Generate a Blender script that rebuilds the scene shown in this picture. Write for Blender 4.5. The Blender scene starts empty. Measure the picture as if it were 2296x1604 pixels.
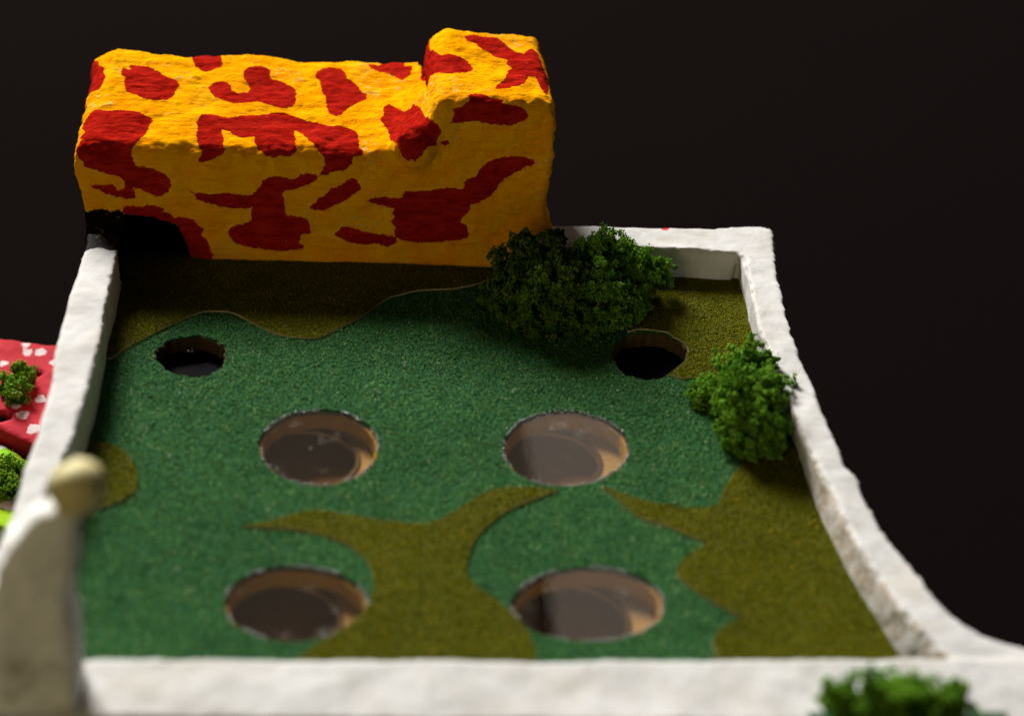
import bpy, bmesh, math, random
import numpy as np
from mathutils import Vector, Matrix, noise
from mathutils.bvhtree import BVHTree

random.seed(7); rng = np.random.default_rng(7)
scene = bpy.context.scene
col = scene.collection

# ------------------------------------------------------------------ camera
F_PX, PW, PH = 3838.0, 2295.0, 1604.0          # solved from the two vanishing points of the square terrace
CX, CY = PW / 2, PH / 2
_X = np.array([31143, -536, -3838.]); _X /= np.linalg.norm(_X)
_Y = np.array([-431, 2444, -3838.]); _Y -= _X * (_X @ _Y); _Y /= np.linalg.norm(_Y)
_Z = np.cross(_X, _Y)
RW = np.stack([_X, _Y, _Z])                      # camera axes -> world axes
CAM = np.array([0.0815, -0.7424, 0.4145])
cam_d = bpy.data.cameras.new('camera'); cam = bpy.data.objects.new('camera', cam_d); col.objects.link(cam)
cam.matrix_world = Matrix.Translation(Vector(CAM)) @ Matrix([list(r) for r in RW]).to_4x4()
cam_d.sensor_width = 36; cam_d.lens = F_PX / PW * 36
cam_d.clip_start = 0.01; cam_d.clip_end = 50
cam_d.dof.use_dof = True; cam_d.dof.focus_distance = 0.815; cam_d.dof.aperture_fstop = 4.7
scene.camera = cam

# ------------------------------------------------------------------ light: window key plus added fill and veil lamps round a dark table
world = bpy.data.worlds.new('World'); scene.world = world; world.use_nodes = True
wb = world.node_tree.nodes['Background']; wb.inputs[0].default_value = (1.0, .93, .86, 1); wb.inputs[1].default_value = 0.018
def lamp(name, loc, target, size, power, colour, roll=0, spread=None):
    d = bpy.data.lights.new(name, 'AREA'); d.shape = 'RECTANGLE'; d.size, d.size_y = size; d.energy = power; d.color = colour
    o = bpy.data.objects.new(name, d); col.objects.link(o); o.location = loc
    q = (Vector(target) - Vector(loc)).to_track_quat('-Z', 'Y')
    o.rotation_euler = (q.to_matrix() @ Matrix.Rotation(roll, 3, 'Z')).to_euler()
    return o
lamp('window_light', (-1.46, 3.72, 2.84), (.14, -.12, 0), (1.6, 1.6), 672, (1, .98, .96))
lamp('front_fill_light', (-1.15, -2.2, .66), (.14, 0, 0.0), (1.0, .7), 10.2, (1, .85, .48))  # added fill behind the camera, lifts the shaded front faces
lamp('dim_veil_light', (.02, 1.25, 1.05), (.10, -.2, 0), (.8, .9), .48, (1, .80, .58))  # unseen dim panel, added so the left panes reflect a faint veil
lamp('right_veil_light', (.645, 1.10, 1.03), (.19, -.2, 0), (.46, .84), .85, (1, .82, .66), math.radians(20))  # area lamp added to reflect as a pale veil in the right panes
scene.view_settings.view_transform = 'Standard'; scene.view_settings.look = 'None'
scene.view_settings.gamma = 1; scene.view_settings.exposure = 0.0
scene.view_settings.use_curve_mapping = False
scene.cycles.use_denoising = True

# ------------------------------------------------------------------ helpers
def ray(p): return RW @ np.array([p[0] - CX, -(p[1] - CY), -F_PX])
def at(p, z=0.0):
    d = ray(p); q = CAM + d * (z - CAM[2]) / d[2]; return (float(q[0]), float(q[1]), float(z))
def at_y(p, y):
    d = ray(p); q = CAM + d * (y - CAM[1]) / d[1]; return (float(q[0]), float(y), float(q[2]))

def tag(o, label=None, cat=None, group=None, kind=None):
    if label: o['label'] = label
    if cat: o['category'] = cat
    if group: o['group'] = group
    if kind: o['kind'] = kind
    return o
def empty(name, loc=(0, 0, 0)):
    o = bpy.data.objects.new(name, None); o.empty_display_size = .02; o.location = loc; col.objects.link(o); return o
def link(name, me, m=None, parent=None, smooth=False):
    o = bpy.data.objects.new(name, me); col.objects.link(o)
    if m: me.materials.clear(); me.materials.append(m)
    if parent:
        o.parent = parent; o.matrix_parent_inverse = Matrix.Translation(-Vector(wloc(parent)))
    if smooth: me.polygons.foreach_set('use_smooth', [True] * len(me.polygons))
    return o
def wloc(o):
    v = Vector(o.location)
    while o.parent:
        o = o.parent; v = v + Vector((0, 0, 0))
    return v
def mesh_np(name, V, Fc):
    V = np.asarray(V, np.float32); Fc = np.asarray(Fc, np.int32); k = Fc.shape[1]
    me = bpy.data.meshes.new(name)
    me.vertices.add(len(V)); me.vertices.foreach_set('co', V.ravel())
    me.loops.add(Fc.size); me.loops.foreach_set('vertex_index', Fc.ravel())
    me.polygons.add(len(Fc)); me.polygons.foreach_set('loop_start', np.arange(0, Fc.size, k, dtype=np.int32))
    me.update(calc_edges=True); return me
def fattr(me, name, vals):
    a = me.attributes.new(name, 'FLOAT', 'POINT'); a.data.foreach_set('value', np.asarray(vals, np.float32))
def coords(me):
    a = np.empty(len(me.vertices) * 3, np.float32); me.vertices.foreach_get('co', a); return a.reshape(-1, 3).astype(float)
def setco(me, V):
    me.vertices.foreach_set('co', np.asarray(V, np.float32).ravel()); me.update()
def normals(me):
    a = np.empty(len(me.vertices) * 3, np.float32); me.vertices.foreach_get('normal', a); return a.reshape(-1, 3).astype(float)

def spline(pts, n=5, closed=True, corner=55):
    """Catmull-Rom through 2-D points, keeping sharp corners."""
    P = [np.array(p[:2], float) for p in pts]; N = len(P); out = []
    def sharp(i):
        a, b, c = P[i - 1], P[i], P[(i + 1) % N]; u, v = b - a, c - b
        return math.degrees(math.acos(max(-1, min(1, u @ v / (np.linalg.norm(u) * np.linalg.norm(v) + 1e-12))))) > corner
    for i in range(N if closed else N - 1):
        p1, p2 = P[i], P[(i + 1) % N]; p0 = P[i - 1] if not sharp(i) else p1; p3 = P[(i + 2) % N] if not sharp((i + 1) % N) else p2
        if not closed and i == 0: p0 = p1
        if not closed and i == N - 2: p3 = p2
        for k in range(n):
            t = k / n
            out.append(.5 * ((2 * p1) + (p2 - p0) * t + (2 * p0 - 5 * p1 + 4 * p2 - p3) * t * t + (3 * p1 - p0 - 3 * p2 + p3) * t ** 3))
    if not closed: out.append(P[-1])
    return np.array(out)
def inside(pts, poly):
    x, y = pts[:, 0], pts[:, 1]; r = np.zeros(len(pts), bool); px, py = poly[:, 0], poly[:, 1]; j = len(poly) - 1
    for i in range(len(poly)):
        c = (py[i] > y) != (py[j] > y)
        with np.errstate(divide='ignore', invalid='ignore'):
            r ^= c & (x < (px[j] - px[i]) * (y - py[i]) / (py[j] - py[i]) + px[i])
        j = i
    return r
def sdf(pts, poly):
    d = np.full(len(pts), 1e9)
    for i in range(len(poly)):
        a, b = poly[i - 1], poly[i]; e = b - a; L = e @ e + 1e-15
        t = np.clip(((pts - a) @ e) / L, 0, 1); q = pts - a - t[:, None] * e; d = np.minimum(d, (q * q).sum(1))
    d = np.sqrt(d); return np.where(inside(pts, poly), d, -d)
def sheet(name, outer, holes, z0, z1, m, parent=None, bevel=0.0):
    """flat piece of card with holes, real thickness z0..z1"""
    cu = bpy.data.curves.new(name, 'CURVE'); cu.dimensions = '2D'; cu.fill_mode = 'BOTH'; cu.extrude = (z1 - z0) / 2
    for poly in [outer] + list(holes):
        s = cu.splines.new('POLY'); s.points.add(len(poly) - 1); s.use_cyclic_u = True
        for p, q in zip(s.points, poly): p.co = (q[0], q[1], 0, 1)
    t = bpy.data.objects.new('tmp', cu); col.objects.link(t)
    me = bpy.data.meshes.new_from_object(t.evaluated_get(bpy.context.evaluated_depsgraph_get())); bpy.data.objects.remove(t)
    V = coords(me); V[:, 2] += (z0 + z1) / 2; setco(me, V); me.name = name
    return link(name, me, m, parent)
def prism(bm, poly, z0, z1):
    lo = [bm.verts.new((p[0], p[1], z0)) for p in poly]; hi = [bm.verts.new((p[0], p[1], z1)) for p in poly]; n = len(poly)
    bm.faces.new(hi); bm.faces.new(lo[::-1])
    for i in range(n): bm.faces.new((lo[i], lo[(i + 1) % n], hi[(i + 1) % n], hi[i]))
def box(bm, a, b): prism(bm, [(a[0], a[1]), (b[0], a[1]), (b[0], b[1]), (a[0], b[1])], a[2], b[2])
def ellipsoid(bm, c, r, sub=3):
    bmesh.ops.create_icosphere(bm, subdivisions=sub, radius=1, matrix=Matrix.Translation(c) @ Matrix.Diagonal((*r, 1)))
def remeshed(bm, voxel, smooth, cut=None):
    me = bpy.data.meshes.new('tmp'); bmesh.ops.recalc_face_normals(bm, faces=bm.faces); bm.to_mesh(me); bm.free()
    o = bpy.data.objects.new('tmp', me); col.objects.link(o)
    r = o.modifiers.new('r', 'REMESH'); r.mode = 'VOXEL'; r.voxel_size = voxel
    tmp = [o]
    if cut is not None:
        cm = bpy.data.meshes.new('cut'); bmesh.ops.recalc_face_normals(cut, faces=cut.faces); cut.to_mesh(cm); cut.free()
        co = bpy.data.objects.new('cut', cm); col.objects.link(co); tmp.append(co)
        b = o.modifiers.new('b', 'BOOLEAN'); b.operation = 'DIFFERENCE'; b.object = co
        r2 = o.modifiers.new('r2', 'REMESH'); r2.mode = 'VOXEL'; r2.voxel_size = voxel
    s = o.modifiers.new('s', 'SMOOTH'); s.factor = .5; s.iterations = smooth
    out = bpy.data.meshes.new_from_object(o.evaluated_get(bpy.context.evaluated_depsgraph_get()))
    for t in tmp: bpy.data.objects.remove(t)
    return out
def fbm(V, scale, seed=0, octaves=3):
    off = Vector((seed * 7.3, seed * 3.1, seed * 5.7))
    return np.array([noise.fractal(Vector(v) * scale + off, 1.0, 2.0, octaves) for v in V])
def lumpy(me, amps, seed=0):
    V = coords(me); N = normals(me); d = np.zeros(len(V))
    for sc, a, oc in amps: d += a * fbm(V, sc, seed + sc, oc)
    V += N * d[:, None]; setco(me, V); return V
def smoothstep(a, b, x): t = np.clip((x - a) / (b - a), 0, 1); return t * t * (3 - 2 * t)

# ------------------------------------------------------------------ materials
class M:
    def __init__(s, name, rough=.6, spec=.3):
        s.m = bpy.data.materials.new(name); s.m.use_nodes = True; s.t = s.m.node_tree; s.b = s.t.nodes['Principled BSDF']
        s.b.inputs['Roughness'].default_value = rough; s.b.inputs['Specular IOR Level'].default_value = spec
        s.co = s.t.nodes.new('ShaderNodeTexCoord').outputs['Object']
    def n(s, typ, **kw):
        x = s.t.nodes.new(typ)
        for k, v in kw.items(): setattr(x, k, v)
        return x
    def put(s, sock, v):
        if isinstance(v, bpy.types.NodeSocket): s.t.links.new(v, sock)
        elif isinstance(v, tuple) and len(v) == 3 and sock.type == 'RGBA': sock.default_value = (*v, 1)
        else: sock.default_value = v
    def noise(s, scale, detail=4, rough=.6, vec=None, dist=0):
        x = s.n('ShaderNodeTexNoise'); x.inputs['Scale'].default_value = scale; x.inputs['Detail'].default_value = detail
        x.inputs['Roughness'].default_value = rough; x.inputs['Distortion'].default_value = dist
        s.put(x.inputs['Vector'], vec or s.co); return x.outputs['Fac']
    def stretch(s, v):
        x = s.n('ShaderNodeMapping'); x.inputs['Scale'].default_value = v; s.put(x.inputs['Vector'], s.co); return x.outputs[0]
    def math(s, op, a, b=0.0, c=None):
        x = s.n('ShaderNodeMath', operation=op); s.put(x.inputs[0], a); s.put(x.inputs[1], b)
        if c is not None: s.put(x.inputs[2], c)
        return x.outputs[0]
    def ramp(s, v, lo, hi, a=0.0, b=1.0):
        x = s.n('ShaderNodeMapRange', interpolation_type='SMOOTHSTEP'); s.put(x.inputs['Value'], v)
        for k, q in (('From Min', lo), ('From Max', hi), ('To Min', a), ('To Max', b)): s.put(x.inputs[k], q)
        return x.outputs[0]
    def mix(s, f, a, b):
        x = s.n('ShaderNodeMix', data_type='RGBA'); s.put(x.inputs['Factor'], f); s.put(x.inputs[6], a); s.put(x.inputs[7], b); return x.outputs[2]
    def attr(s, name): return s.n('ShaderNodeAttribute', attribute_name=name).outputs['Fac']
    def bump(s, h, strength, dist):
        x = s.n('ShaderNodeBump'); x.inputs['Strength'].default_value = strength; x.inputs['Distance'].default_value = dist
        s.put(x.inputs['Height'], h); s.put(s.b.inputs['Normal'], x.outputs[0])
    def base(s, v): s.put(s.b.inputs['Base Color'], v); return s
    def rough(s, v): s.put(s.b.inputs['Roughness'], v); return s

def plain(name, c, rough=.7, spec=.25, var=.25, scale=120):
    m = M(name, rough, spec); f = m.noise(scale, 5)
    m.base(m.mix(f, tuple(x * (1 - var) for x in c), tuple(min(1, x * (1 + var)) for x in c))); m.bump(m.noise(scale * 4, 4), .4, .0006); return m.m

def mat_paint():
    m = M('yellow_and_red_paint', .8, .0)
    jag = m.math('SUBTRACT', m.noise(420, 4, .7), .5); jag2 = m.math('SUBTRACT', m.noise(1500, 3, .6), .5)
    p = m.math('ADD', m.attr('paint'), m.math('ADD', m.math('MULTIPLY', jag, .0032), m.math('MULTIPLY', jag2, .0012)))
    red = m.ramp(p, -.00012, .00012)
    bl = m.ramp(m.math('ADD', m.attr('black'), m.math('MULTIPLY', jag, .006)), -.0002, .0002)
    streak = m.noise(1, 5, .6, m.stretch((60, 60, 420)))
    yel = m.mix(m.ramp(m.noise(70, 5), .3, .7), (.88, .30, .001), (.88, .40, .002))
    yel = m.mix(m.ramp(streak, .50, .68, 0, .6), yel, (.74, .22, .001))
    thin = m.math('MULTIPLY', m.ramp(m.noise(30, 3), .52, .62), m.ramp(m.noise(1, 5, .7, m.stretch((260, 260, 900))), .54, .62))
    yel = m.mix(m.math('MULTIPLY', thin, .85), yel, (.46, .46, .14))
    chip = m.math('MULTIPLY', m.ramp(m.noise(45, 3, .6), .64, .70), m.ramp(m.noise(700, 3, .6), .68, .71))
    rd = m.mix(m.ramp(m.noise(1, 5, .65, m.stretch((90, 300, 300))), .35, .68), (.27, .0065, .0035), (.44, .016, .0080))
    c = m.mix(red, yel, rd)
    c = m.mix(chip, c, (.78, .74, .62))
    c = m.mix(m.ramp(m.noise(520, 3, .6), .70, .74, 0, .55), c, (.10, .05, .01))
    c = m.mix(m.ramp(m.noise(22, 4, .6), .50, .72, 0, .35), c, m.mix(red, (.62, .40, .01), rd))
    blk = m.mix(m.math('MULTIPLY', m.ramp(m.noise(300, 4, .7), .60, .68), .6), (.006, .005, .005), (.20, .12, .05))
    c = m.mix(bl, c, blk); m.base(c)
    m.rough(m.ramp(m.noise(240, 4), .3, .7, .52, .72))
    h = m.math('ADD', m.noise(260, 8, .68, dist=.6), m.math('MULTIPLY', m.noise(1, 6, .65, m.stretch((75, 380, 380))), .9))
    h = m.math('ADD', h, m.math('MULTIPLY', red, .10))
    m.bump(h, .75, .0018); return m.m
def mat_white(name='white_plaster', dirt=.32, k=1.0):
    m = M(name, .75, .06)
    c = m.mix(m.ramp(m.noise(60, 5), .3, .7), (.56 * k, .55 * k, .525 * k), (.50 * k, .485 * k, .45 * k))
    c = m.mix(m.ramp(m.noise(32, 4), .52, .72, 0, dirt), c, (.42, .36, .26))
    c = m.mix(m.ramp(m.noise(800, 4, .7), .66, .74, 0, .6), c, (.35, .28, .20))
    c = m.mix(m.ramp(m.math('ADD', m.attr('stain'), m.math('MULTIPLY', m.math('SUBTRACT', m.noise(500, 4, .7), .5), 1.3)), .40, .70, 0, .85), c, (.30, .20, .09))
    jag = m.math('MULTIPLY', m.math('SUBTRACT', m.noise(520, 4, .7), .5), .006)
    bl = m.ramp(m.math('ADD', m.attr('black'), jag), -.0002, .0002)
    c = m.mix(bl, c, m.mix(m.math('MULTIPLY', m.ramp(m.noise(260, 4, .7), .60, .68), .6), (.007, .006, .006), (.28, .20, .12)))
    rd = m.ramp(m.math('ADD', m.attr('paint'), m.math('MULTIPLY', jag, .35)), -.0002, .0002)
    c = m.mix(rd, c, (.52, .03, .035)); m.base(c)
    h = m.math('ADD', m.noise(150, 8, .66, dist=.5), m.math('MULTIPLY', m.noise(900, 4, .6), .25))
    m.bump(h, .38, .0011); return m.m
def mat_dots(name, base, dark, dot):
    m = M(name, .7, .04)
    c = m.mix(m.ramp(m.noise(80, 5), .3, .7), base, dark)
    p = m.math('ADD', m.attr('paint'), m.math('MULTIPLY', m.math('SUBTRACT', m.noise(350, 3, .6), .5), .003))
    c = m.mix(m.ramp(p, -.0003, .0003), c, m.mix(m.noise(200, 3), dot, tuple(x * .8 for x in dot)))
    c = m.mix(m.ramp(m.attr('black'), -.0004, .0004), c, (.01, .008, .006)); m.base(c)
    m.bump(m.noise(180, 7, .65), .5, .0015); return m.m
def mat_flock(name, base):
    m = M(name, .95, .1); m.base(m.mix(m.noise(900, 4), tuple(x * .5 for x in base), base)); m.bump(m.noise(1600, 4), .8, .0006); return m.m
def mat_grain(name, ramp_cols, rough=.7, sheen=0, transl=0.0):
    m = M(name, rough, .0)
    r = m.n('ShaderNodeValToRGB'); e = r.color_ramp.elements; m.put(r.inputs[0], m.attr('tint'))
    e[0].position = 0; e[0].color = (*ramp_cols[0][1], 1); e[1].position = 1; e[1].color = (*ramp_cols[-1][1], 1)
    for p, c in ramp_cols[1:-1]:
        x = e.new(p); x.color = (*c, 1)
    lo = m.ramp(m.noise(28, 4), .3, .7, .86, 1.12)
    hs = m.n('ShaderNodeHueSaturation'); m.put(hs.inputs['Value'], lo); m.put(hs.inputs['Color'], r.outputs[0])
    m.base(hs.outputs[0])
    if transl:
        tr = m.n('ShaderNodeBsdfTranslucent'); m.put(tr.inputs['Color'], hs.outputs[0]); mx = m.n('ShaderNodeMixShader'); mx.inputs[0].default_value = transl
        m.t.links.new(m.b.outputs[0], mx.inputs[1]); m.t.links.new(tr.outputs[0], mx.inputs[2])
        m.t.links.new(mx.outputs[0], m.t.nodes['Material Output'].inputs['Surface'])
    return m.m
def mat_pane():
    m = M('amber_acrylic'); t = m.t
    tr = m.n('ShaderNodeBsdfTransparent')
    m.put(tr.inputs['Color'], m.mix(m.noise(40, 3), (.90, .82, .68), (.85, .76, .60)))
    gl = m.n('ShaderNodeBsdfGlossy'); gl.inputs['Roughness'].default_value = .035; gl.inputs['Color'].default_value = (1, 1, 1, 1)
    fr = m.n('ShaderNodeFresnel'); fr.inputs['IOR'].default_value = 1.5
    geo = m.n('ShaderNodeNewGeometry'); top = m.math('SUBTRACT', 1.0, geo.outputs['Backfacing'])
    mx = m.n('ShaderNodeMixShader'); m.put(mx.inputs[0], m.math('MULTIPLY', m.math('MULTIPLY', fr.outputs[0], top), 1.7)); t.links.new(tr.outputs[0], mx.inputs[1]); t.links.new(gl.outputs[0], mx.inputs[2])
    # smears of dried glue
    df = m.n('ShaderNodeBsdfDiffuse'); df.inputs['Color'].default_value = (.5, .5, .48, 1)
    sm = m.math('MULTIPLY', m.ramp(m.noise(60, 3, .6), .58, .68), m.ramp(m.noise(500, 5, .7, dist=1.5), .5, .68, 0, .30))
    m2 = m.n('ShaderNodeMixShader'); m.put(m2.inputs[0], sm); t.links.new(mx.outputs[0], m2.inputs[1]); t.links.new(df.outputs[0], m2.inputs[2])
    t.links.new(m2.outputs[0], t.nodes['Material Output'].inputs['Surface'])
    b = m.n('ShaderNodeBump'); b.inputs['Strength'].default_value = .05; b.inputs['Distance'].default_value = .0004
    m.put(b.inputs['Height'], m.noise(120, 3)); t.links.new(b.outputs[0], gl.inputs['Normal'])
    return m.m

PAINT = mat_paint(); WHITE = mat_white(); WHITE2 = mat_white('white_plaster_post', .9, 1.6)
LAWN_B = mat_flock('green_flock_card', (.025, .11, .036)); OLIVE_B = mat_flock('olive_flock_card', (.085, .088, .004))
LAWN_G = mat_grain('green_flock', [(0, (.012, .048, .014)), (.35, (.045, .140, .038)), (.7, (.092, .225, .068)), (.93, (.19, .30, .09)), (1, (.40, .48, .26))])
OLIVE_G = mat_grain('olive_flock', [(0, (.050, .055, .0015)), (.4, (.110, .112, .002)), (.8, (.175, .158, .003)), (.95, (.28, .21, .005)), (1, (.55, .31, .010))])
BUSH_G = mat_grain('foam_foliage', [(0, (.030, .095, .008)), (.4, (.15, .34, .028)), (.75, (.28, .50, .045)), (1, (.50, .62, .10))], .75, transl=.42)
BUSH_O = mat_grain('foam_foliage_olive', [(0, (.028, .070, .006)), (.4, (.095, .185, .008)), (.75, (.18, .26, .010)), (1, (.42, .36, .015))], .75, transl=.42)
CARD = plain('cut_card_edge', (.46, .36, .19)); BOARD = plain('brown_board', (.075, .043, .018), .7, .1)
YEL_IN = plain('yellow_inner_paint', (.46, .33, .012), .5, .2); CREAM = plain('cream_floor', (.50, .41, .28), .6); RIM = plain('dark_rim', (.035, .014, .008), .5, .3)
DEEP = plain('dark_brown_floor', (.26, .16, .09), .6); PANE = mat_pane()
def mat_darkwood():
    m = M('dark_stained_wood', .8, .03); g = m.noise(1, 6, .6, m.stretch((50, 1100, 200)))
    m.base(m.mix(g, (.004, .003, .0035), (.012, .009, .010))); m.bump(g, .5, .0005); return m.m
DARKWOOD = mat_darkwood()
GLUE = M('dried_clear_glue', .12, .7); GLUE.base((.50, .52, .50)); GLUE.b.inputs['Transmission Weight'].default_value = .55; GLUE = GLUE.m
LINT = plain('white_lint', (.6, .6, .55)); FIBRE = plain('fibre', (.45, .36, .2))
CREAMBALL = plain('cream_yellow_paint', (.60, .52, .24), .6, .25, .3, 60)
def mat_cloth():
    m = M('black_velvet', 1.0, 0.0); m.base(m.mix(m.noise(3, 3), (.0040, .0029, .0027), (.0044, .0031, .0029))); return m.m

# ------------------------------------------------------------------ setting
TABLE_Z = -.30
bm = bmesh.new(); box(bm, (-8, -8, TABLE_Z - .02), (8, 8, TABLE_Z)); me = bpy.data.meshes.new('table_cloth'); bm.to_mesh(me); bm.free()
tag(link('table_cloth', me, mat_cloth()), 'matt black cloth under and behind the painted model house', kind='structure')

# ------------------------------------------------------------------ the model house
house = empty('model_house', (.15, -.15, TABLE_Z))
tag(house, 'papier-mache model house with white parapet, green felt terrace and yellow tower', 'model house')

# --- outlines on the terrace, in photo pixels laid on the floor plane
def flat(px, z=0.0): return [at(p, z)[:2] for p in px]
def hole(x0, x1, y0, y1, seed, rag=.0005, n=240):
    xm, ym = (x0 + x1) / 2, (y0 + y1) / 2; r = random.Random(seed); ph = [r.random() * 6.28 for _ in range(6)]; out = []
    for k in range(n):
        a = 2 * math.pi * k / n; q = at((xm + (x1 - x0) / 2 * math.cos(a), ym - (y1 - y0) / 2 * math.sin(a)))
        c = at((xm, ym)); d = np.array(q[:2]) - np.array(c[:2]); L = np.linalg.norm(d)
        w = rag * (math.sin(3 * a + ph[0]) + .7 * math.sin(7 * a + ph[1]) + .5 * math.sin(13 * a + ph[2]) + .4 * math.sin(23 * a + ph[3]))
        out.append(np.array(c[:2]) + d * (1 + w / L))
    return np.array(out)
HPX = [(350, 510, 752, 845), (1370, 1540, 744, 850), (580, 850, 916, 1088), (1125, 1410, 920, 1090), (500, 825, 1266, 1438), (1145, 1492, 1270, 1438)]
HOLES = [hole(*h, seed=i, rag=.0006 if i < 2 else .00025) for i, h in enumerate(HPX)]
PATCH = {}
PATCH['back'] = [(300, 578), (425, 582), (700, 588), (1000, 600), (1120, 606), (1118, 622), (1094, 631), (1027, 648), (943, 653), (901, 662), (868, 672), (830, 698), (796, 721), (750, 744), (716, 758), (670, 759),
                 (624, 752), (599, 743), (557, 721), (519, 703), (481, 700), (448, 703), (406, 721), (343, 752), (288, 782), (250, 806), (225, 803), (255, 700)]
PATCH['corner'] = [(1650, 612), (1702, 760), (1740, 860), (1640, 862), (1571, 848), (1532, 850), (1498, 842), (1534, 811), (1541, 798), (1541, 783), (1528, 768), (1507, 756), (1497, 748), (1470, 743), (1434, 740), (1406, 746), (1400, 730), (1380, 700), (1350, 645), (1480, 622)]
PATCH['bulge'] = [(150, 1000), (205, 990), (250, 1000), (285, 1020), (305, 1050), (310, 1080), (300, 1105), (270, 1125), (230, 1140), (180, 1150), (120, 1160), (110, 1060)]
PATCH['middle'] = [(546, 1182), (597, 1173), (657, 1155), (712, 1147), (781, 1157), (850, 1169), (919, 1176), (956, 1176), (997, 1162), (1047, 1130), (1089, 1106), (1139, 1096), (1195, 1095), (1252, 1102),
                   (1195, 1123), (1139, 1146), (1098, 1178), (1066, 1212), (1050, 1249), (1047, 1286), (1055, 1304), (1080, 1325), (1121, 1355), (1153, 1383), (1181, 1415), (1195, 1447), (1198, 1490), (1200, 1545), (620, 1545), (650, 1500), (680, 1470),
                   (717, 1442), (762, 1415), (799, 1387), (822, 1360), (836, 1332), (836, 1295), (827, 1268), (809, 1245), (776, 1222), (735, 1205), (689, 1194), (643, 1187)]
PATCH['right'] = [(1349, 1092), (1386, 1107), (1435, 1122), (1483, 1133), (1532, 1141), (1584, 1140), (1611, 1129), (1620, 1100), (1646, 1065), (1670, 1025), (1690, 990), (1785, 985), (1835, 1150), (1935, 1340), (2060, 1545), (1605, 1545),
                  (1604, 1470), (1597, 1439), (1615, 1412), (1646, 1395), (1672, 1388), (1637, 1373), (1593, 1349), (1549, 1320), (1523, 1298), (1517, 1285), (1527, 1263), (1553, 1239), (1589, 1221), (1540, 1201), (1496, 1182), (1430, 1160), (1382, 1120)]
PL = {k: spline(flat(v), 5) for k, v in PATCH.items()}

LX0, LX1, LY0, LY1 = -.012, .312, -.335, .006
lawn_outer = [(LX0, LY0), (LX1, LY0), (LX1, LY1), (LX0, LY1)]
lawn = sheet('lawn', lawn_outer, HOLES, -.0012, 0, LAWN_B, house); lawn['label'] = 'green flocked felt terrace floor with six round openings'
deck = sheet('deck_board', lawn_outer, [(h - h.mean(0)) * .985 + h.mean(0) for h in HOLES], -.0075, -.0012, BOARD, house)
patch_obj = {}
pl_labels = dict(back='olive felt piece with a wavy edge along the yellow tower', corner='olive felt piece in the far right corner', bulge='small rounded olive felt piece by the left wall',
                 middle='olive felt piece shaped like a forked tongue between the skylights', right='jagged olive felt piece along the right wall')
for k, poly in PL.items():
    o = sheet('felt_patch', poly, [], .0001, .0009, CARD, lawn); o['label'] = pl_labels[k]
    o.data.materials.append(OLIVE_B)
    for f in o.data.polygons:
        if f.normal.z > .9: f.material_index = 1
    patch_obj[k] = o

# flock grains: real little granules on top of the card
TET = np.array([(1, 1, 1), (1, -1, -1), (-1, 1, -1), (-1, -1, 1)], float) / math.sqrt(3)
TETF = np.array([(0, 1, 2), (0, 3, 1), (0, 2, 3), (1, 3, 2)])
OCT = np.array([(1, 0, 0), (-1, 0, 0), (0, 1, 0), (0, -1, 0), (0, 0, 1), (0, 0, -1)], float)
OCTF = np.array([(0, 2, 4), (2, 1, 4), (1, 3, 4), (3, 0, 4), (2, 0, 5), (1, 2, 5), (3, 1, 5), (0, 3, 5)])
def rand_rot(n):
    q = rng.normal(size=(n, 4)); q /= np.linalg.norm(q, axis=1)[:, None]; w, x, y, z = q.T
    return np.stack([np.stack([1 - 2 * (y * y + z * z), 2 * (x * y - z * w), 2 * (x * z + y * w)], 1), np.stack([2 * (x * y + z * w), 1 - 2 * (x * x + z * z), 2 * (y * z - x * w)], 1), np.stack([2 * (x * z - y * w), 2 * (y * z + x * w), 1 - 2 * (x * x + y * y)], 1)], 1)
def crumbs(name, P, S, tint, base=TET, faces=TETF, aniso=.35):
    n = len(P); R = rand_rot(n); sc = S[:, None] * (1 + aniso * rng.uniform(-1, 1, (n, 3)))
    V = np.einsum('nij,kj->nki', R, base) * 1.0
    V = V * sc[:, None, :] + P[:, None, :]
    Fc = faces[None] + (np.arange(n) * len(base))[:, None, None]
    me = mesh_np(name, V.reshape(-1, 3), Fc.reshape(-1, 3)); fattr(me, 'tint', np.repeat(tint, len(base))); return me
def scatter(n, x0, x1, y0, y1): return np.stack([rng.uniform(x0, x1, n), rng.uniform(y0, y1, n)], 1)
pts = scatter(215000, LX0 + .004, LX1 - .002, LY0 + .01, .002)
keep = np.ones(len(pts), bool); inp = {}
for h in HOLES: keep &= ~inside(pts, (h - h.mean(0)) * 1.005 + h.mean(0))
for k, p in PL.items():
    inp[k] = inside(pts, p); keep_p = inp[k]
lawn_keep = keep & ~np.any(np.stack(list(inp.values())), axis=0)
def grains(name, P2, z, m, parent, s0, s1):
    n = len(P2); P = np.column_stack([P2, z + rng.uniform(-.0001, .0003, n)]); S = rng.uniform(s0, s1, n)
    low = np.array([noise.noise(Vector((p[0] * 160, p[1] * 160, 3.3))) for p in P2]) * .16
    t = np.clip(rng.beta(2.2, 2.6, n) + low, 0, 1)
    spark = rng.random(n) < .014; t[spark] = rng.uniform(.92, 1, spark.sum())
    return tag(link(name, crumbs(name, P, S, t), m, parent), kind='stuff')
grains('flock_grains', pts[lawn_keep], 0, LAWN_G, lawn, .00030, .00060)
for k in PL: grains('flock_grains', pts[inp[k] & keep], .0009, OLIVE_G, lawn, .00028, .00055)

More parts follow.
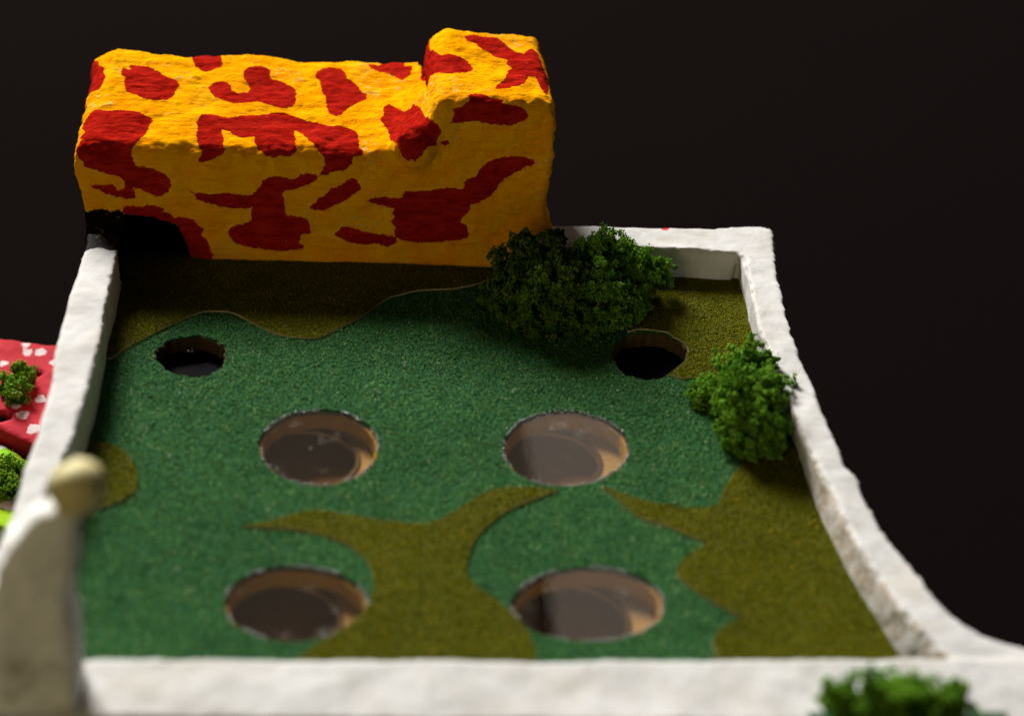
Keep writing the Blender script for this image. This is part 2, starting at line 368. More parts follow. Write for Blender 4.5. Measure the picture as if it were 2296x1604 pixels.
# lint and dust on the lawn
lp = [(400, 885), (440, 888), (88 + 240, 968), (322, 975), (740, 838), (845, 880), (398, 1280), (268, 870), (700, 1010), (905, 820), (1150, 880), (430, 790), (1540, 930), (985, 845), (380, 1030), (620, 1260), (295, 885)]
P = []; S = []
for p in lp:
    c = at(p)
    for _ in range(random.randint(3, 7)): P.append((c[0] + random.gauss(0, .0006), c[1] + random.gauss(0, .0012), .0008 + random.random() * .0006)); S.append(random.uniform(.00014, .00034))
me = crumbs('lint', np.array(P), np.array(S), np.zeros(len(P)), OCT, OCTF); tag(link('lint', me, LINT, lawn), kind='stuff')

# --- skylights: pane, glue rim, painted well
def ring(name, poly, r0, r1, z0, z1, m, parent):
    c = poly.mean(0); return sheet(name, (poly - c) * r1 + c, [(poly - c) * r0 + c], z0, z1, m, parent)
for i in (2, 3, 4, 5):
    h = HOLES[i]; c = h.mean(0)
    sk = empty('skylight', (c[0], c[1], -.002)); sk.parent = house; sk.matrix_parent_inverse = Matrix.Translation(-house.location)
    sk['label'] = {2: 'round amber skylight left of centre', 3: 'round amber skylight right of centre', 4: 'near left round amber skylight', 5: 'near right round amber skylight'}[i]
    def sub(o):
        o.parent = sk; o.matrix_parent_inverse = Matrix.Translation(-Vector((c[0], c[1], -.002)))
    pn = sheet('pane', (h - c) * .978 + c, [], -.0016, -.0004, PANE); sub(pn)
    wl = ring('well_ring', h, .94, .984, -.0090, -.0020, YEL_IN, None); sub(wl)
    # beads of dried glue round the rim
    n = 760; a = rng.uniform(0, 2 * math.pi, n); a = a[(np.array([noise.noise(Vector((math.cos(t) * 2.2 + i * 9, math.sin(t) * 2.2, 0))) for t in a]) > -.12)]
    ang = a / (2 * math.pi) * len(h); i0 = ang.astype(int) % len(h); fr = (ang - ang.astype(int))[:, None]; hp = h[i0] * (1 - fr) + h[(i0 + 1) % len(h)] * fr; rr = rng.normal(.985, .008, len(a))
    P = np.column_stack([(hp - c) * rr[:, None] + c + rng.normal(0, .0002, (len(a), 2)), rng.uniform(-.0004, .0004, len(a))])
    g = link('glue_rim', crumbs('glue_rim', P, rng.uniform(.00012, .00055, len(a)), np.zeros(len(a)), OCT, OCTF, .5), GLUE, None, True); sub(g); g['kind'] = 'stuff'
for i in (0, 1):
    h = HOLES[i]; ring('hole_edge', h, .968, 1.0, -.0072, -.0006, BOARD, house)
def disc(c, rx, ry, n=64): return np.array([(c[0] + rx * math.cos(2 * math.pi * k / n), c[1] + ry * math.sin(2 * math.pi * k / n)) for k in range(n)])
lower_holes = []
for i in (2, 3, 4, 5):
    c = HOLES[i].mean(0); lower_holes.append(disc((c[0] - .0065, c[1] + .0055 - .003 * (i > 3)), .0225, .0215))
inner = [(-.010, -.332), (.310, -.332), (.310, -.004), (-.010, -.004)]
sheet('inner_floor', inner, lower_holes, -.0125, -.0105, CREAM, house)
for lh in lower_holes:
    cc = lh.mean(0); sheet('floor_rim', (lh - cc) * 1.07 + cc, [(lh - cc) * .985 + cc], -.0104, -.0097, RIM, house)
sheet('cellar_floor', inner, [], -.024, -.020, DEEP, house)
bm = bmesh.new(); box(bm, (-.004, -.112, -.0098), (.30, -.030, -.0088)); me = bpy.data.meshes.new('dark_panel'); bm.to_mesh(me); bm.free(); link('dark_panel', me, DARKWOOD, house)
# near-left room screen seen through the amber pane
# --- outer walls below the terrace
outer = [(-.0205, -.338), (.316, -.338), (.316, .012), (-.0205, .012)]
body = sheet('house_wall', outer, [[(-.0105, -.333), (.311, -.333), (.311, -.002), (-.0105, -.002)]], TABLE_Z, -.0076, WHITE, house)

# --- parapet
HL, HB, HR, HF = .022, .017, .017, .020
LI = [(272, 520), (268, 545), (252, 620), (236, 700), (222, 775), (203, 850), (180, 930), (158, 1000), (130, 1060), (98, 1120), (70, 1200), (20, 1330), (-30, 1478)]
LO = [(192, 520), (190, 545), (163, 640), (143, 700), (122, 790), (106, 880), (83, 970), (50, 1060), (24, 1150), (-5, 1215), (-70, 1330), (-130, 1478)]
RI = [(1650, 562), (1668, 580), (1676, 620), (1690, 690), (1702, 740), (1738, 830), (1768, 890), (1786, 950), (1800, 980), (1830, 1039), (1861, 1094), (1891, 1156), (1926, 1225), (1984, 1307), (2018, 1362), (2044, 1388), (2074, 1425), (2112, 1462), (2150, 1500)]
RO = [(1700, 505), (1732, 512), (1738, 535), (1741, 600), (1755, 660), (1768, 710), (1785, 760), (1806, 826), (1830, 881), (1867, 977), (1898, 1046), (1926, 1070), (1952, 1132), (1990, 1197), (2042, 1252), (2092, 1333), (2149, 1391), (2216, 1424), (2291, 1448), (2420, 1470)]
BO = [(1180, 505), (1240, 503), (1350, 505), (1480, 507), (1600, 510), (1660, 506), (1700, 505)]
BI = [(1180, 556), (1240, 556), (1350, 556), (1450, 553), (1560, 560), (1650, 565)]
FI = [(-130, 1470), (500, 1473), (1200, 1474), (1800, 1472), (2150, 1470), (2420, 1470)]
FO = [(-130, 1606), (500, 1612), (1200, 1618), (1900, 1622), (2420, 1630)]
bm = bmesh.new()
prism(bm, flat(LO, HL) + flat(LI[::-1], HL), -.0074, HL)
def resample(P, n):
    P = np.array([p[:2] for p in P], float); L = np.r_[0, np.cumsum(np.linalg.norm(np.diff(P, axis=0), axis=1))]; t = np.linspace(0, L[-1], n)
    return np.column_stack([np.interp(t, L, P[:, 0]), np.interp(t, L, P[:, 1])])
RB = [(1645, 596), (1652, 615), (1672, 680), (1698, 765), (1738, 870), (1783, 985), (1802, 1060), (1830, 1150), (1872, 1235), (1920, 1320), (1965, 1400), (2005, 1470), (2045, 1530)]
ti, to_ = resample(flat(RI, HR), 44), resample(flat(RO, HR), 44); bi = resample(flat(RB, 0), 44)
def loft(bm, lo, zl, hi, zh):
    a = [bm.verts.new((p[0], p[1], zl)) for p in lo]; b = [bm.verts.new((p[0], p[1], zh)) for p in hi]; n = len(a)
    bm.faces.new(b); bm.faces.new(a[::-1])
    for i in range(n): bm.faces.new((a[i], a[(i + 1) % n], b[(i + 1) % n], b[i]))
loft(bm, np.concatenate([bi, to_[::-1]]), -.0074, np.concatenate([ti, to_[::-1]]), HR)
prism(bm, flat(BI, HB) + flat(BO[::-1], HB), -.0074, HB)
prism(bm, flat(FO, HF) + flat(FI[::-1], HF), -.0074, HF)
pm = remeshed(bm, .0012, 9)
V = coords(pm); N = normals(pm)
d = .0008 * fbm(V, 45, 1, 2) + .00026 * fbm(V, 150, 2, 4)
rough_edge = .0016 * np.abs(fbm(V, 120, 5, 4)) * ((N[:, 2] > .15) & (N[:, 2] < .85))
V += N * (d - rough_edge)[:, None]; V[:, 2] += .0010 * fbm(V * [1, 1, 0], 28, 9, 2) * smoothstep(.005, .014, V[:, 2]); setco(pm, V)
# paint on the parapet: black end at the doorway, red specks on the back wall, brown scuffs under the right rim
def zoom1(p): return (137.7 + .3606 * p[0], 45.9 + .3606 * p[1])
blk = spline([at(zoom1(p), HL)[:2] for p in [(100, 1100), (160, 1100), (230, 1100), (300, 1100), (400, 1100), (420, 1300), (350, 1424), (300, 1430), (240, 1412), (200, 1416), (150, 1432), (110, 1440)]], 3)
fattr(pm, 'black', sdf(V[:, :2], blk))
pr = np.full(len(V), -1.0)
for p, r in [((1397, 505), .0016), ((1445, 508), .0012), ((1452, 507), .0014), ((1490, 511), .0020), ((1491, 507), .0016)]:
    c = np.array(at(p, HB)); pr = np.maximum(pr, r - np.linalg.norm(V - c, axis=1))
fattr(pm, 'paint', pr)
ri = spline(flat(RI, HR), 3, closed=False); st = np.zeros(len(V)); sel = (V[:, 0] > .26) & (V[:, 2] > .001)
dd = np.full(sel.sum(), 9.0)
for a_, b_ in zip(ri[:-1], ri[1:]):
    e_ = b_ - a_; t_ = np.clip(((V[sel, :2] - a_) @ e_) / (e_ @ e_ + 1e-12), 0, 1); dd = np.minimum(dd, np.linalg.norm(V[sel, :2] - a_ - t_[:, None] * e_, axis=1))
st[sel] = np.clip(1 - dd / .0036, 0, 1) * .58 * smoothstep(-.05, -.15, V[sel, 1]); fattr(pm, 'stain', st)
link('parapet', pm, WHITE, house, True)

# --- front left corner post (far out of focus): lumpy plaster post with a cream knob
pc = at((100, 1545), HF); base_y = pc[1]
k = at_y((172, 1092), base_y); bm = bmesh.new()
sl = [(HF - .006, .0138, -.002), (HF + .012, .0138, -.002), (HF + .030, .0135, -.0016), (HF + .042, .0125, -.001), (k[2] - .022, .0110, .003), (k[2] - .008, .0070, .0085)]
for (z0, r0, o0), (z1, r1, o1) in zip(sl[:-1], sl[1:]):
    lo = [bm.verts.new((pc[0] + o0 + sx * r0, base_y + sy * r0 * .8, z0)) for sx, sy in ((-1, -1), (1, -1), (1, 1), (-1, 1))]
    hi = [bm.verts.new((pc[0] + o1 + sx * r1, base_y + sy * r1 * .8, z1 + .0015)) for sx, sy in ((-1, -1), (1, -1), (1, 1), (-1, 1))]
    bm.faces.new(hi); bm.faces.new(lo[::-1])
    for i in range(4): bm.faces.new((lo[i], lo[(i + 1) % 4], hi[(i + 1) % 4], hi[i]))
cm = remeshed(bm, .0014, 36); lumpy(cm, [(60, .0012, 3), (180, .0006, 3)], 4)
z = np.zeros(len(cm.vertices)); fattr(cm, 'black', z - 1); fattr(cm, 'paint', z - 1); fattr(cm, 'stain', z + .15)
post = link('corner_post', cm, WHITE2, house, True)
bm = bmesh.new(); ellipsoid(bm, (k[0], k[1], k[2]), (.0085, .0085, .0085)); km = bpy.data.meshes.new('knob'); bm.to_mesh(km); bm.free(); lumpy(km, [(150, .0010, 3)], 8)
link('knob', km, CREAMBALL, post, True)

# --- tower
TX0, TX1, SX = -.0265, .2015, .1415
bm = bmesh.new()
def soft_box(bm, a, b, off):
    t = bmesh.new(); box(t, a, b)
    es = [e for e in t.edges if all(v.co.z > b[2] - 1e-6 for v in e.verts)]
    bmesh.ops.bevel(t, geom=es, offset=off, segments=5, profile=.5, affect='EDGES', clamp_overlap=True)
    q = bpy.data.meshes.new('q'); t.to_mesh(q); t.free(); bm.from_mesh(q); bpy.data.meshes.remove(q)
soft_box(bm, (TX0, 0, -.0075), (TX1, .100, .0605), .0085)
soft_box(bm, (SX, .0003, .0400), (TX1 - .001, .083, .0890), .0075)
# plaster nub where the step meets the front edge
lo = [bm.verts.new(v) for v in ((.112, .006, .054), (.152, .002, .048), (.152, .060, .050), (.122, .060, .055))]
hi = [bm.verts.new(v) for v in ((.1325, .0000, .0700), (.149, .001, .085), (.149, .050, .0855), (.141, .055, .072))]
bm.faces.new(hi); bm.faces.new(lo[::-1])
for i in range(4): bm.faces.new((lo[i], lo[(i + 1) % 4], hi[(i + 1) % 4], hi[i]))
ellipsoid(bm, (.1335, .0010, .0635), (.0100, .0085, .0110))
cut = bmesh.new()
arch = [(-.0075, -.003), (.0265, -.003), (.0262, .004), (.0225, .014), (.0165, .0195), (.008, .0212), (-.006, .0222)]
lo = [cut.verts.new((p[0], -.02, p[1])) for p in arch]; hi = [cut.verts.new((p[0], .055, p[1])) for p in arch]
cut.faces.new(lo); cut.faces.new(hi[::-1])
for i in range(len(arch)): cut.faces.new((lo[i], hi[i], hi[(i + 1) % len(arch)], lo[(i + 1) % len(arch)]))
tm = remeshed(bm, .0012, 40, cut)
V = coords(tm)
sil = [at_y(p, .097) for p in [(150, 128), (185, 130), (210, 127), (240, 120), (265, 108), (330, 118), (430, 127), (550, 125), (600, 129), (680, 139), (740, 134), (850, 142), (910, 136), (930, 134)]]
sil2 = [at_y(p, .080) for p in [(955, 76), (985, 66), (1005, 62), (1060, 71), (1110, 76), (1190, 78), (1228, 84)]]
sx = np.array([s[0] for s in sil]); sz = np.array([s[2] for s in sil]); sx2 = np.array([s[0] for s in sil2]); sz2 = np.array([s[2] for s in sil2])
low = V[:, 0] < SX - .001
bump = np.where(low, np.interp(V[:, 0], sx, sz) - .060, np.interp(V[:, 0], sx2, sz2) - .0885)
print('roof bump', bump[low].min(), bump[low].max(), bump[~low].min(), bump[~low].max())
w = smoothstep(.03, .056, V[:, 2]) * smoothstep(.0, .09, V[:, 1])
V[:, 2] += w * (bump + .0008)
# the walls lean and bulge a little
V[:, 0] += np.where(V[:, 0] < .02, 1, 0) * .0038 * smoothstep(.045, .022, V[:, 2]) * smoothstep(.02, -.02, V[:, 0])
V[:, 0] += smoothstep(.16, .2, V[:, 0]) * (-.0028 * np.exp(-((V[:, 2] - .040) / .012) ** 2) + .0040 * smoothstep(.030, .018, V[:, 2]))
setco(tm, V); N = normals(tm)
d = .0015 * fbm(V, 32, 3, 2) + .0009 * fbm(V, 95, 4, 4) + .00042 * fbm(V * [1, 1, 2.2], 260, 6, 4)
edge = np.exp(-((V[:, 1] - .003) / .006) ** 2) * smoothstep(.045, .055, V[:, 2]); d += edge * .0011 * fbm(V, 210, 8, 4)
V += N * d[:, None]; setco(tm, V)
# painted figures: traced on the surface, kept in unrolled coordinates (x along the wall, s = up the front and back over the roof)
tm.calc_loop_triangles(); tri = [tuple(t.vertices) for t in tm.loop_triangles]
bvh = BVHTree.FromPolygons([tuple(v) for v in V], tri)
def on_tower(p):
    d = Vector(ray(p)).normalized(); hit = bvh.ray_cast(Vector(CAM), d)[0]
    if hit is None:
        q = at_y(p, 0.0)
        hit = Vector(q) if q[2] < .058 else Vector(at(p, .06 if q[0] < .147 else .088))
    return (hit.x, hit.y + hit.z)
Z2 = 1527
def z2(l): return [(x + Z2, y) for x, y in l]
RED = [
 [(60, 520), (90, 490), (145, 470), (200, 440), (240, 428), (262, 385), (275, 345), (262, 320), (265, 290), (232, 285), (228, 252), (190, 255), (150, 330), (110, 400)],
 [(385, 290), (370, 320), (372, 345), (400, 350), (385, 375), (400, 420), (405, 445), (460, 460), (520, 488), (570, 495), (650, 497), (690, 480), (715, 430), (735, 400), (720, 375), (640, 345), (600, 315), (545, 290), (480, 282), (425, 275), (427, 310)],
 [(793, 232), (830, 285), (870, 315), (905, 322), (950, 305), (1000, 290), (1000, 240), (960, 225), (800, 215)],
 [(1135, 310), (1130, 355), (1150, 390), (1180, 430), (1150, 448), (1090, 455), (1058, 435), (1055, 405), (1030, 385), (985, 378), (940, 388), (915, 415), (925, 450), (960, 480), (1010, 498), (1075, 518), (1160, 512), (1220, 505), (1290, 525), (1370, 547), (1430, 540), (1462, 500), (1455, 430), (1400, 395), (1340, 370), (1298, 362), (1300, 310), (1270, 290), (1220, 282), (1165, 290)],
 [(160, 600), (190, 565), (230, 553), (300, 562), (370, 555), (480, 570), (530, 595), (570, 615), (545, 660), (520, 710), (470, 755), (440, 790), (440, 850), (460, 905), (520, 910), (580, 925), (640, 955), (680, 990), (685, 1030), (660, 1070), (610, 1095), (560, 1085), (500, 1050), (450, 1045), (462, 1105), (400, 1108), (330, 1095), (260, 1070), (165, 1022), (255, 1030), (325, 1020), (345, 1055), (385, 1050), (395, 1005), (360, 970), (290, 955), (220, 935), (150, 910), (110, 860), (80, 790), (75, 765), (130, 740), (100, 715), (150, 690), (120, 655)],
 [(855, 600), (880, 580), (930, 582), (1000, 598), (1050, 605), (1130, 590), (1240, 588), (1330, 573), (1390, 575), (1470, 605), (1527, 625), (1587, 635), (1677, 660), (1717, 650), (1777, 670), (1837, 690), (1847, 740), (1852, 795), (1877, 810), (1872, 835), (1817, 850), (1807, 890), (1757, 935), (1677, 945), (1637, 965), (1607, 955), (1637, 900), (1632, 855), (1607, 820), (1577, 780), (1537, 745), (1500, 708), (1455, 685), (1445, 690), (1455, 740), (1460, 820), (1425, 845), (1355, 840), (1325, 857), (1270, 840), (1225, 805), (1200, 760), (1200, 715), (1165, 725), (1110, 728), (1080, 715), (1060, 705), (1045, 690), (1000, 675), (990, 680), (1010, 740), (1000, 775), (1025, 800), (1010, 830), (960, 850), (920, 875), (850, 883), (855, 860), (880, 830), (860, 800), (845, 760), (840, 720), (840, 690), (850, 660), (835, 635)],
 [(800, 1065), (870, 1072), (920, 1080), (1000, 1073), (1080, 1078), (1140, 1088), (1190, 1085), (1215, 1060), (1250, 1000), (1290, 975), (1360, 970), (1420, 985), (1460, 985), (1480, 960), (1530, 950), (1585, 955), (1597, 972), (1560, 1010), (1490, 1040), (1440, 1050), (1395, 1055), (1373, 1070), (1385, 1140), (1395, 1210), (1460, 1215), (1500, 1225), (1530, 1240), (1548, 1290), (1550, 1325), (1490, 1330), (1475, 1380), (1510, 1400), (1500, 1420), (1400, 1432), (1270, 1425), (1150, 1405), (1080, 1385), (1045, 1345), (1033, 1305), (1065, 1280), (1130, 1262), (1180, 1250), (1178, 1180), (1190, 1165), (1100, 1168), (1000, 1160), (900, 1135), (840, 1105)],
 z2([(55, 325), (90, 300), (150, 292), (205, 298), (240, 325), (248, 360), (300, 390), (325, 430), (340, 450), (370, 455), (370, 490), (310, 515), (250, 550), (210, 590), (180, 595), (140, 580), (120, 530), (115, 480), (90, 440), (80, 380), (50, 350)]),
 z2([(360, 270), (440, 282), (520, 265), (600, 260), (605, 285), (660, 282), (640, 340), (590, 377), (550, 355), (510, 332), (440, 318), (395, 295)]),
 z2([(730, 200), (760, 187), (810, 205), (830, 218), (880, 208), (940, 222), (1000, 255), (1030, 300), (1030, 312), (985, 325), (900, 330), (820, 328), (770, 345), (712, 378), (709, 330), (717, 260)]),
 z2([(975, 95), (1040, 90), (1110, 102), (1180, 108), (1215, 135), (1280, 185), (1350, 215), (1370, 180), (1400, 178), (1435, 205), (1450, 250), (1470, 300), (1495, 360), (1500, 440), (1490, 470), (1470, 450), (1440, 395), (1420, 350), (1375, 350), (1360, 380), (1330, 405), (1280, 410), (1240, 425), (1165, 423), (1180, 400), (1225, 370), (1250, 310), (1272, 295), (1235, 270), (1245, 245), (1190, 235), (1130, 200), (1080, 175), (1045, 145), (1000, 130)]),
 z2([(1000, 465), (1040, 455), (1090, 458), (1150, 485), (1220, 490), (1215, 520), (1290, 528), (1350, 550), (1382, 600), (1340, 630), (1270, 655), (1200, 655), (1110, 638), (1050, 625), (960, 635), (890, 638), (910, 600), (910, 550), (960, 540), (1005, 505)]),
 z2([(470, 540), (510, 520), (560, 545), (600, 570), (640, 550), (660, 520), (690, 530), (715, 560), (730, 600), (790, 635), (820, 660), (838, 700), (800, 745), (810, 775), (760, 785), (730, 800), (715, 840), (680, 875), (620, 870), (580, 840), (575, 810), (560, 775), (520, 740), (500, 680), (470, 640), (450, 615), (475, 590)]),
 z2([(820, 755), (850, 748), (885, 752), (895, 765), (870, 777), (830, 770)]),
 z2([(15, 1165), (60, 1125), (55, 1110), (100, 1095), (150, 1045), (200, 1030), (240, 1000), (270, 980), (310, 990), (332, 1030), (325, 1060), (280, 1085), (260, 1110), (190, 1140), (110, 1180), (50, 1180)]),
 z2([(165, 1325), (200, 1300), (220, 1278), (290, 1285), (340, 1310), (430, 1325), (480, 1330), (520, 1340), (570, 1375), (530, 1395), (500, 1408), (440, 1390), (340, 1390), (260, 1380), (190, 1345)]),
 z2([(360, 1122), (420, 1100), (480, 1095), (560, 1105), (600, 1100), (590, 1085), (615, 1058), (680, 1062), (760, 1060), (830, 1045), (890, 1037), (950, 1050), (975, 1050), (970, 1010), (1000, 985), (1060, 965), (1070, 935), (1110, 890), (1160, 862), (1230, 850), (1310, 842), (1390, 858), (1418, 880), (1400, 905), (1360, 910), (1300, 945), (1240, 975), (1200, 1010), (1170, 1060), (1120, 1105), (1060, 1138), (1020, 1140), (1005, 1190), (960, 1235), (950, 1250), (990, 1275), (1000, 1310), (1015, 1335), (980, 1360), (880, 1370), (760, 1382), (680, 1378), (600, 1370), (540, 1335), (550, 1290), (520, 1250), (550, 1220), (525, 1200), (545, 1170), (480, 1155), (410, 1135)]),
]
ARCH_RED = [(385, 1165), (440, 1152), (500, 1165), (545, 1145), (600, 1158), (640, 1175), (620, 1190), (660, 1200), (700, 1230), (750, 1225), (820, 1235), (860, 1275), (888, 1300), (870, 1335), (915, 1375), (920, 1410), (945, 1450), (935, 1510), (780, 1510), (640, 1330), (420, 1260), (370, 1180)]
sV = np.column_stack([V[:, 0], V[:, 1] + V[:, 2]])
pa = np.full(len(V), -.01)
for poly in RED: pa = np.maximum(pa, sdf(sV, np.array([on_tower(zoom1(p)) for p in poly])))
def front(px): return np.array([(at_y(zoom1(p), 0)[0], at_y(zoom1(p), 0)[2]) for p in px])
fV = V[:, [0, 2]]; onfront = V[:, 1] < .05
pa = np.where(onfront, np.maximum(pa, sdf(fV, front(ARCH_RED))), pa)
BLACK = [(300, 1190), (345, 1180), (420, 1218), (600, 1228), (620, 1252), (660, 1246), (735, 1285), (750, 1345), (765, 1390), (785, 1430), (798, 1520), (300, 1560)]
BLACK2 = [(100, 1180), (160, 1192), (230, 1168), (300, 1192), (350, 1185), (400, 1230), (400, 1500), (100, 1500)]
bl = np.where(V[:, 1] < .06, np.maximum(sdf(fV, front(BLACK)), sdf(fV, front(BLACK2))), -.01)
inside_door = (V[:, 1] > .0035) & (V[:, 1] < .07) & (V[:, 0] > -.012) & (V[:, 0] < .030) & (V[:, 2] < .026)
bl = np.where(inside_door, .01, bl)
# keep black off the outer left face above the wall top
fattr(tm, 'paint', pa); fattr(tm, 'black', bl)
tower = link('tower', tm, PAINT, house, True); tower['label'] = 'yellow papier-mache block with red brush figures and a raised right end'
bm = bmesh.new(); box(bm, (TX0 + .003, .0125, TABLE_Z), (TX1 - .003, .097, -.0078)); me = bpy.data.meshes.new('tower_base'); bm.to_mesh(me); bm.free()
fattr(me, 'paint', [-1] * 8); fattr(me, 'black', [-1] * 8); link('tower_base', me, PAINT, house)

# --- planter ledge at the near right, felt topped
c = at((2010, 1600), .024)
bm = bmesh.new(); box(bm, (c[0] - .032, c[1] - .055, .006), (c[0] + .040, c[1] + .001, .0225)); me = remeshed(bm, .0018, 4)
z = np.zeros(len(me.vertices)); [fattr(me, a, z - 1) for a in ('black', 'paint')]; fattr(me, 'stain', z)
ledge = link('ledge', me, WHITE, house, True)
ff = sheet('ledge_felt', [(c[0] - .030, c[1] - .053), (c[0] + .038, c[1] - .053), (c[0] + .038, c[1] + .0005), (c[0] - .030, c[1] + .0012)], [], .0222, .0242, LAWN_B, ledge)

# ------------------------------------------------------------------ low painted blocks beside the left wall
def dotted_block(name, corners, ztop, zbot, m, dots, holes, label, seed):
    bm = bmesh.new(); prism(bm, corners, zbot, ztop); me = remeshed(bm, .0020, 3); V = lumpy(me, [(40, .0014, 2), (130, .0007, 3)], seed)
    pa = np.full(len(V), -.01); bl = np.full(len(V), -.01)
    for p, r in dots:
        q = at(p, ztop); a = seed + p[0] * .1; dx, dy = V[:, 0] - q[0], V[:, 1] - q[1]
        pa = np.maximum(pa, .74 * r - np.hypot(dx * 1.15, dy * .85) * (1 + .15 * np.sin(3 * np.arctan2(dy, dx) + a)))
    for p, r in holes:
        q = at(p, ztop); bl = np.maximum(bl, r - np.hypot(V[:, 0] - q[0], V[:, 1] - q[1]))
        V[:, 2] -= .012 * smoothstep(r, r * .8, np.hypot(V[:, 0] - q[0], V[:, 1] - q[1])) * (V[:, 2] > ztop - .006)
    setco(me, V); fattr(me, 'paint', pa); fattr(me, 'black', bl); return tag(link(name, me, m, None, True), label, 'model block')
ZR = -.075
rb = flat([(-190, 728), (0, 755), (130, 776), (190, 786)], ZR); rf = flat([(190, 1052), (80, 996), (0, 960), (-190, 880)], ZR)
XM = -.029
def clipx(P): return [(min(x, XM), y) for x, y in P]
red_poly = [rb[0], rb[1], (XM, rb[2][1] - .002), (XM, rf[1][1] - .012), rf[2], rf[3]]
RED_D = mat_dots('red_polka_paint', (.38, .020, .030), (.32, .013, .020), (.55, .47, .46))
dotted_block('painted_block', red_poly, ZR, TABLE_Z, RED_D,
             [((58, 770), .0036), ((61, 786), .0036), ((91, 787), .0042), ((8, 813), .0034), ((91, 893), .0040), ((51, 929), .0048), ((76, 962), .0050), ((36, 909), .0038), ((121, 811), .0036), ((-30, 850), .004), ((-60, 800), .004), ((-80, 880), .004)],
             [((3, 934), .0045), ((78, 835), .0035)], 'red model block with white polka dots beside the left wall', 3)
ZG = -.082
gb = flat([(-190, 905), (0, 985), (110, 1030)], ZG); gf = flat([(110, 1240), (0, 1182), (-190, 1090)], ZG)
gy = [min(gb[0][1], rf[3][1] - .004), min(gb[1][1], rf[2][1] - .004)]
lime_poly = [(gb[0][0], rf[3][1] - .003), (rf[2][0], rf[2][1] - .003), (XM, rf[1][1] - .015), (XM, gf[0][1]), gf[1], gf[2]]
LIME = mat_dots('lime_polka_paint', (.20, .46, .008), (.28, .44, .008), (.58, .58, .54))
dotted_block('painted_block', lime_poly, ZG, TABLE_Z, LIME, [((8, 995), .006), ((57, 998), .006), ((20, 1130), .005), ((-40, 1000), .005)], [], 'lime green model block with white spots beside the left wall', 5)

# ------------------------------------------------------------------ foam bushes
def bush(name, blobs, label, m, group, density=1.0, seed=0, crumb=(.00036, .00078), twigs=10, lo=None):
    """blobs: (pixel, height, radius). Each blob carries tufts, each tuft a cloud of crumbs."""
    R = np.random.default_rng(seed); T = []; TR = []; C = [np.array(at(p, z)) for p, z, r in blobs]; B = [b[2] for b in blobs]
    for c, r in zip(C, B):
        n = int(density * 135 * (r / .010) ** 2)
        u = R.normal(size=(n, 3)); u /= np.linalg.norm(u, axis=1)[:, None]
        rad = r * R.uniform(.55, 1.16, n)
        lump = np.array([noise.noise(Vector(c + v * r) * 130 + Vector((seed, 0, 0))) for v in u])
        rad *= .93 * (1 + .5 * lump)
        q = c + u * rad[:, None]; T.append(q); TR.append(R.uniform(.0009, .0030, n))
    T = np.concatenate(T); TR = np.concatenate(TR)
    if lo is None: lo = .0008
    k = T[:, 2] > lo - .001; T, TR = T[k], TR[k]
    # gaps in the sponge
    g = np.array([noise.noise(Vector(t) * 230 + Vector((seed * 2, 5, 1))) for t in T]) > -.08; T, TR = T[g], TR[g]
    # drop tufts buried deep inside
    deep = np.zeros(len(T), bool)
    for c, r in zip(C, B): deep |= np.linalg.norm(T - c, axis=1) < r * .5
    T, TR = T[~deep], TR[~deep]
    per = 30; u = R.normal(size=(len(T), per, 3)); u /= np.linalg.norm(u, axis=2)[:, :, None]
    P = (T[:, None, :] + u * (TR[:, None] * R.uniform(.35, 1.05, (len(T), per)))[:, :, None]).reshape(-1, 3)
    tt = np.clip(R.beta(2.5, 2.5, len(T))[:, None] * .6 + R.beta(2, 2.4, (len(T), per)) * .5 - .05, 0, 1).reshape(-1)
    k = P[:, 2] > lo; P, tt = P[k], tt[k]
    root = empty(name, (float(np.mean([c[0] for c in C])), float(np.mean([c[1] for c in C])), lo)); tag(root, label, 'bush', group)
    me = crumbs(name, P, R.uniform(*crumb, len(P)), tt, OCT, OCTF, .4)
    f = tag(link('foliage', me, m, root), kind='stuff')
    # foam core that the crumbs are glued on
    bm = bmesh.new()
    for c, r in zip(C, B): ellipsoid(bm, tuple(c), (r * .52, r * .52, r * .52), 3)
    cm = bpy.data.meshes.new('core'); bm.to_mesh(cm); bm.free(); V = lumpy(cm, [(140, .0020, 3)], seed); V[:, 2] = np.maximum(V[:, 2], lo); setco(cm, V)
    fattr(cm, 'tint', np.full(len(V), .0)); link('foam_core', cm, m, root, True)
    vs = []; fs = []
    for _ in range(twigs):
        p = T[R.integers(len(T))]; dr = R.normal(size=3); dr[2] = abs(dr[2]) * .6; dr /= np.linalg.norm(dr); L = R.uniform(.003, .007); w = np.cross(dr, (0, 0, 1)); w /= np.linalg.norm(w) + 1e-9; w2 = np.cross(dr, w)
        b0 = len(vs); t = .00009
        for s in (0, .5, 1):
            cpt = p + dr * L * s + w * .0012 * math.sin(s * 3)
            vs += [cpt + w * t, cpt - w * t * .5 + w2 * t, cpt - w * t * .5 - w2 * t]
        for s in (0, 3):
            for j in range(3): fs.append((b0 + s + j, b0 + s + (j + 1) % 3, b0 + s + 3 + (j + 1) % 3, b0 + s + 3 + j))
    if fs: tag(link('fibre', mesh_np('fibre', vs, fs), FIBRE, root), kind='stuff')
    return root
G = 'green foam bushes glued on the model'
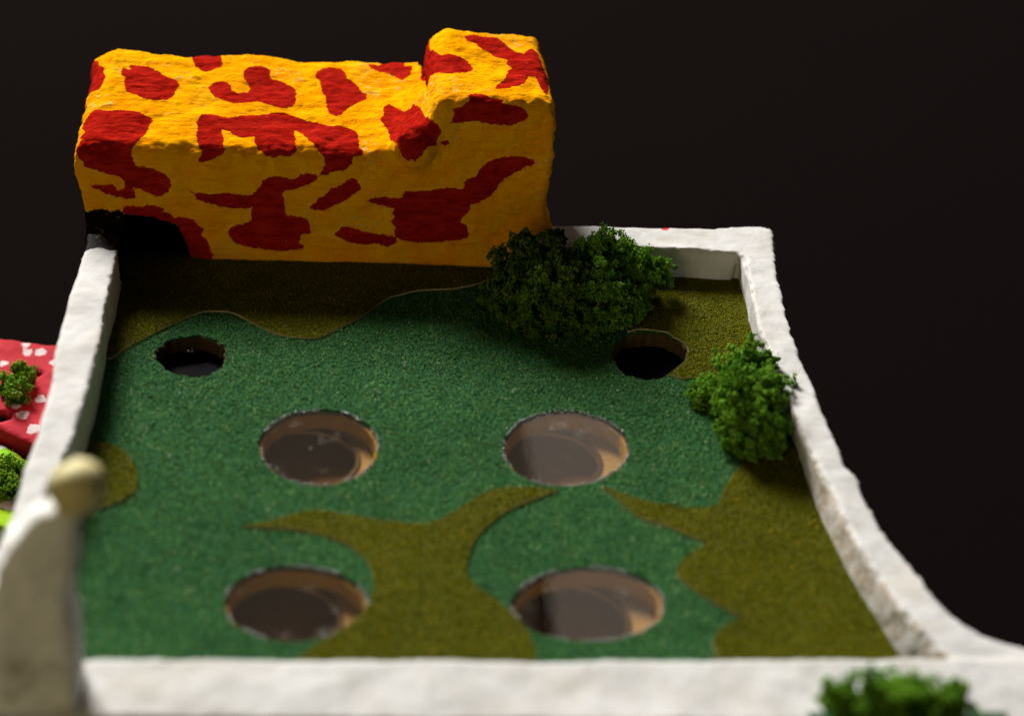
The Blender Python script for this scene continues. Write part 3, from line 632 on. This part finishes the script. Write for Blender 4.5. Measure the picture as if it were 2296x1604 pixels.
bush('foam_bush', [((1160, 600), .020, .014), ((1215, 585), .026, .013), ((1150, 660), .012, .014), ((1225, 650), .020, .014), ((1195, 715), .008, .011), ((1235, 725), .006, .009), ((1180, 560), .026, .009), ((1275, 640), .022, .012), ((1280, 700), .010, .012), ((1235, 545), .026, .008)],
     'dark olive foam bush against the right end of the yellow tower', BUSH_O, G, seed=11)
bush('foam_bush', [((1355, 560), .028, .011), ((1352, 540), .033, .0065), ((1310, 580), .025, .010), ((1400, 585), .022, .011), ((1440, 605), .016, .010), ((1478, 612), .012, .0065), ((1345, 640), .020, .013), ((1390, 670), .012, .012), ((1340, 705), .008, .010), ((1430, 650), .012, .008), ((1425, 690), .007, .0068), ((1380, 715), .006, .007)],
     'dark green foam bush in front of the white back wall', BUSH_G, G, seed=12)
bush('foam_bush', [((1660, 830), .016, .012), ((1700, 815), .018, .010), ((1722, 870), .016, .010), ((1680, 890), .020, .014), ((1610, 880), .008, .010), ((1575, 880), .005, .0062), ((1700, 940), .016, .013), ((1650, 930), .012, .011), ((1726, 950), .014, .009), ((1680, 980), .008, .011), ((1722, 985), .007, .0085), ((1640, 970), .007, .008)],
     'bright green round foam bush leaning on the right wall', BUSH_G, G, seed=13)
c0 = .024
bush('foam_bush', [((1905, 1575), .033, .0085), ((1985, 1575), .033, .0100), ((2030, 1555), .038, .0085), ((2075, 1580), .033, .0090), ((2130, 1575), .030, .0085), ((1868, 1560), .036, .0055), ((1862, 1535), .042, .0035), ((1948, 1540), .040, .0032), ((1950, 1510), .047, .0022)],
     'blurred green foam bush on the near right ledge', BUSH_G, G, seed=14, lo=.0243)
bush('foam_bush', [((40, 855), ZR + .005, .0070), ((22, 868), ZR + .004, .0065), ((66, 850), ZR + .004, .0055), ((40, 885), ZR + .004, .0060), ((45, 838), ZR + .007, .0045)],
     'small green foam bush on the red polka dot block', BUSH_G, G, seed=15, lo=ZR + .0005)
bush('foam_bush', [((15, 1050), ZG + .003, .0075), ((42, 1060), ZG + .003, .0075), ((10, 1085), ZG + .003, .008), ((-25, 1060), ZG + .004, .010), ((35, 1100), ZG + .002, .007)],
     'small green foam bush on the lime green block', BUSH_G, G, seed=16, lo=ZG + .0005)
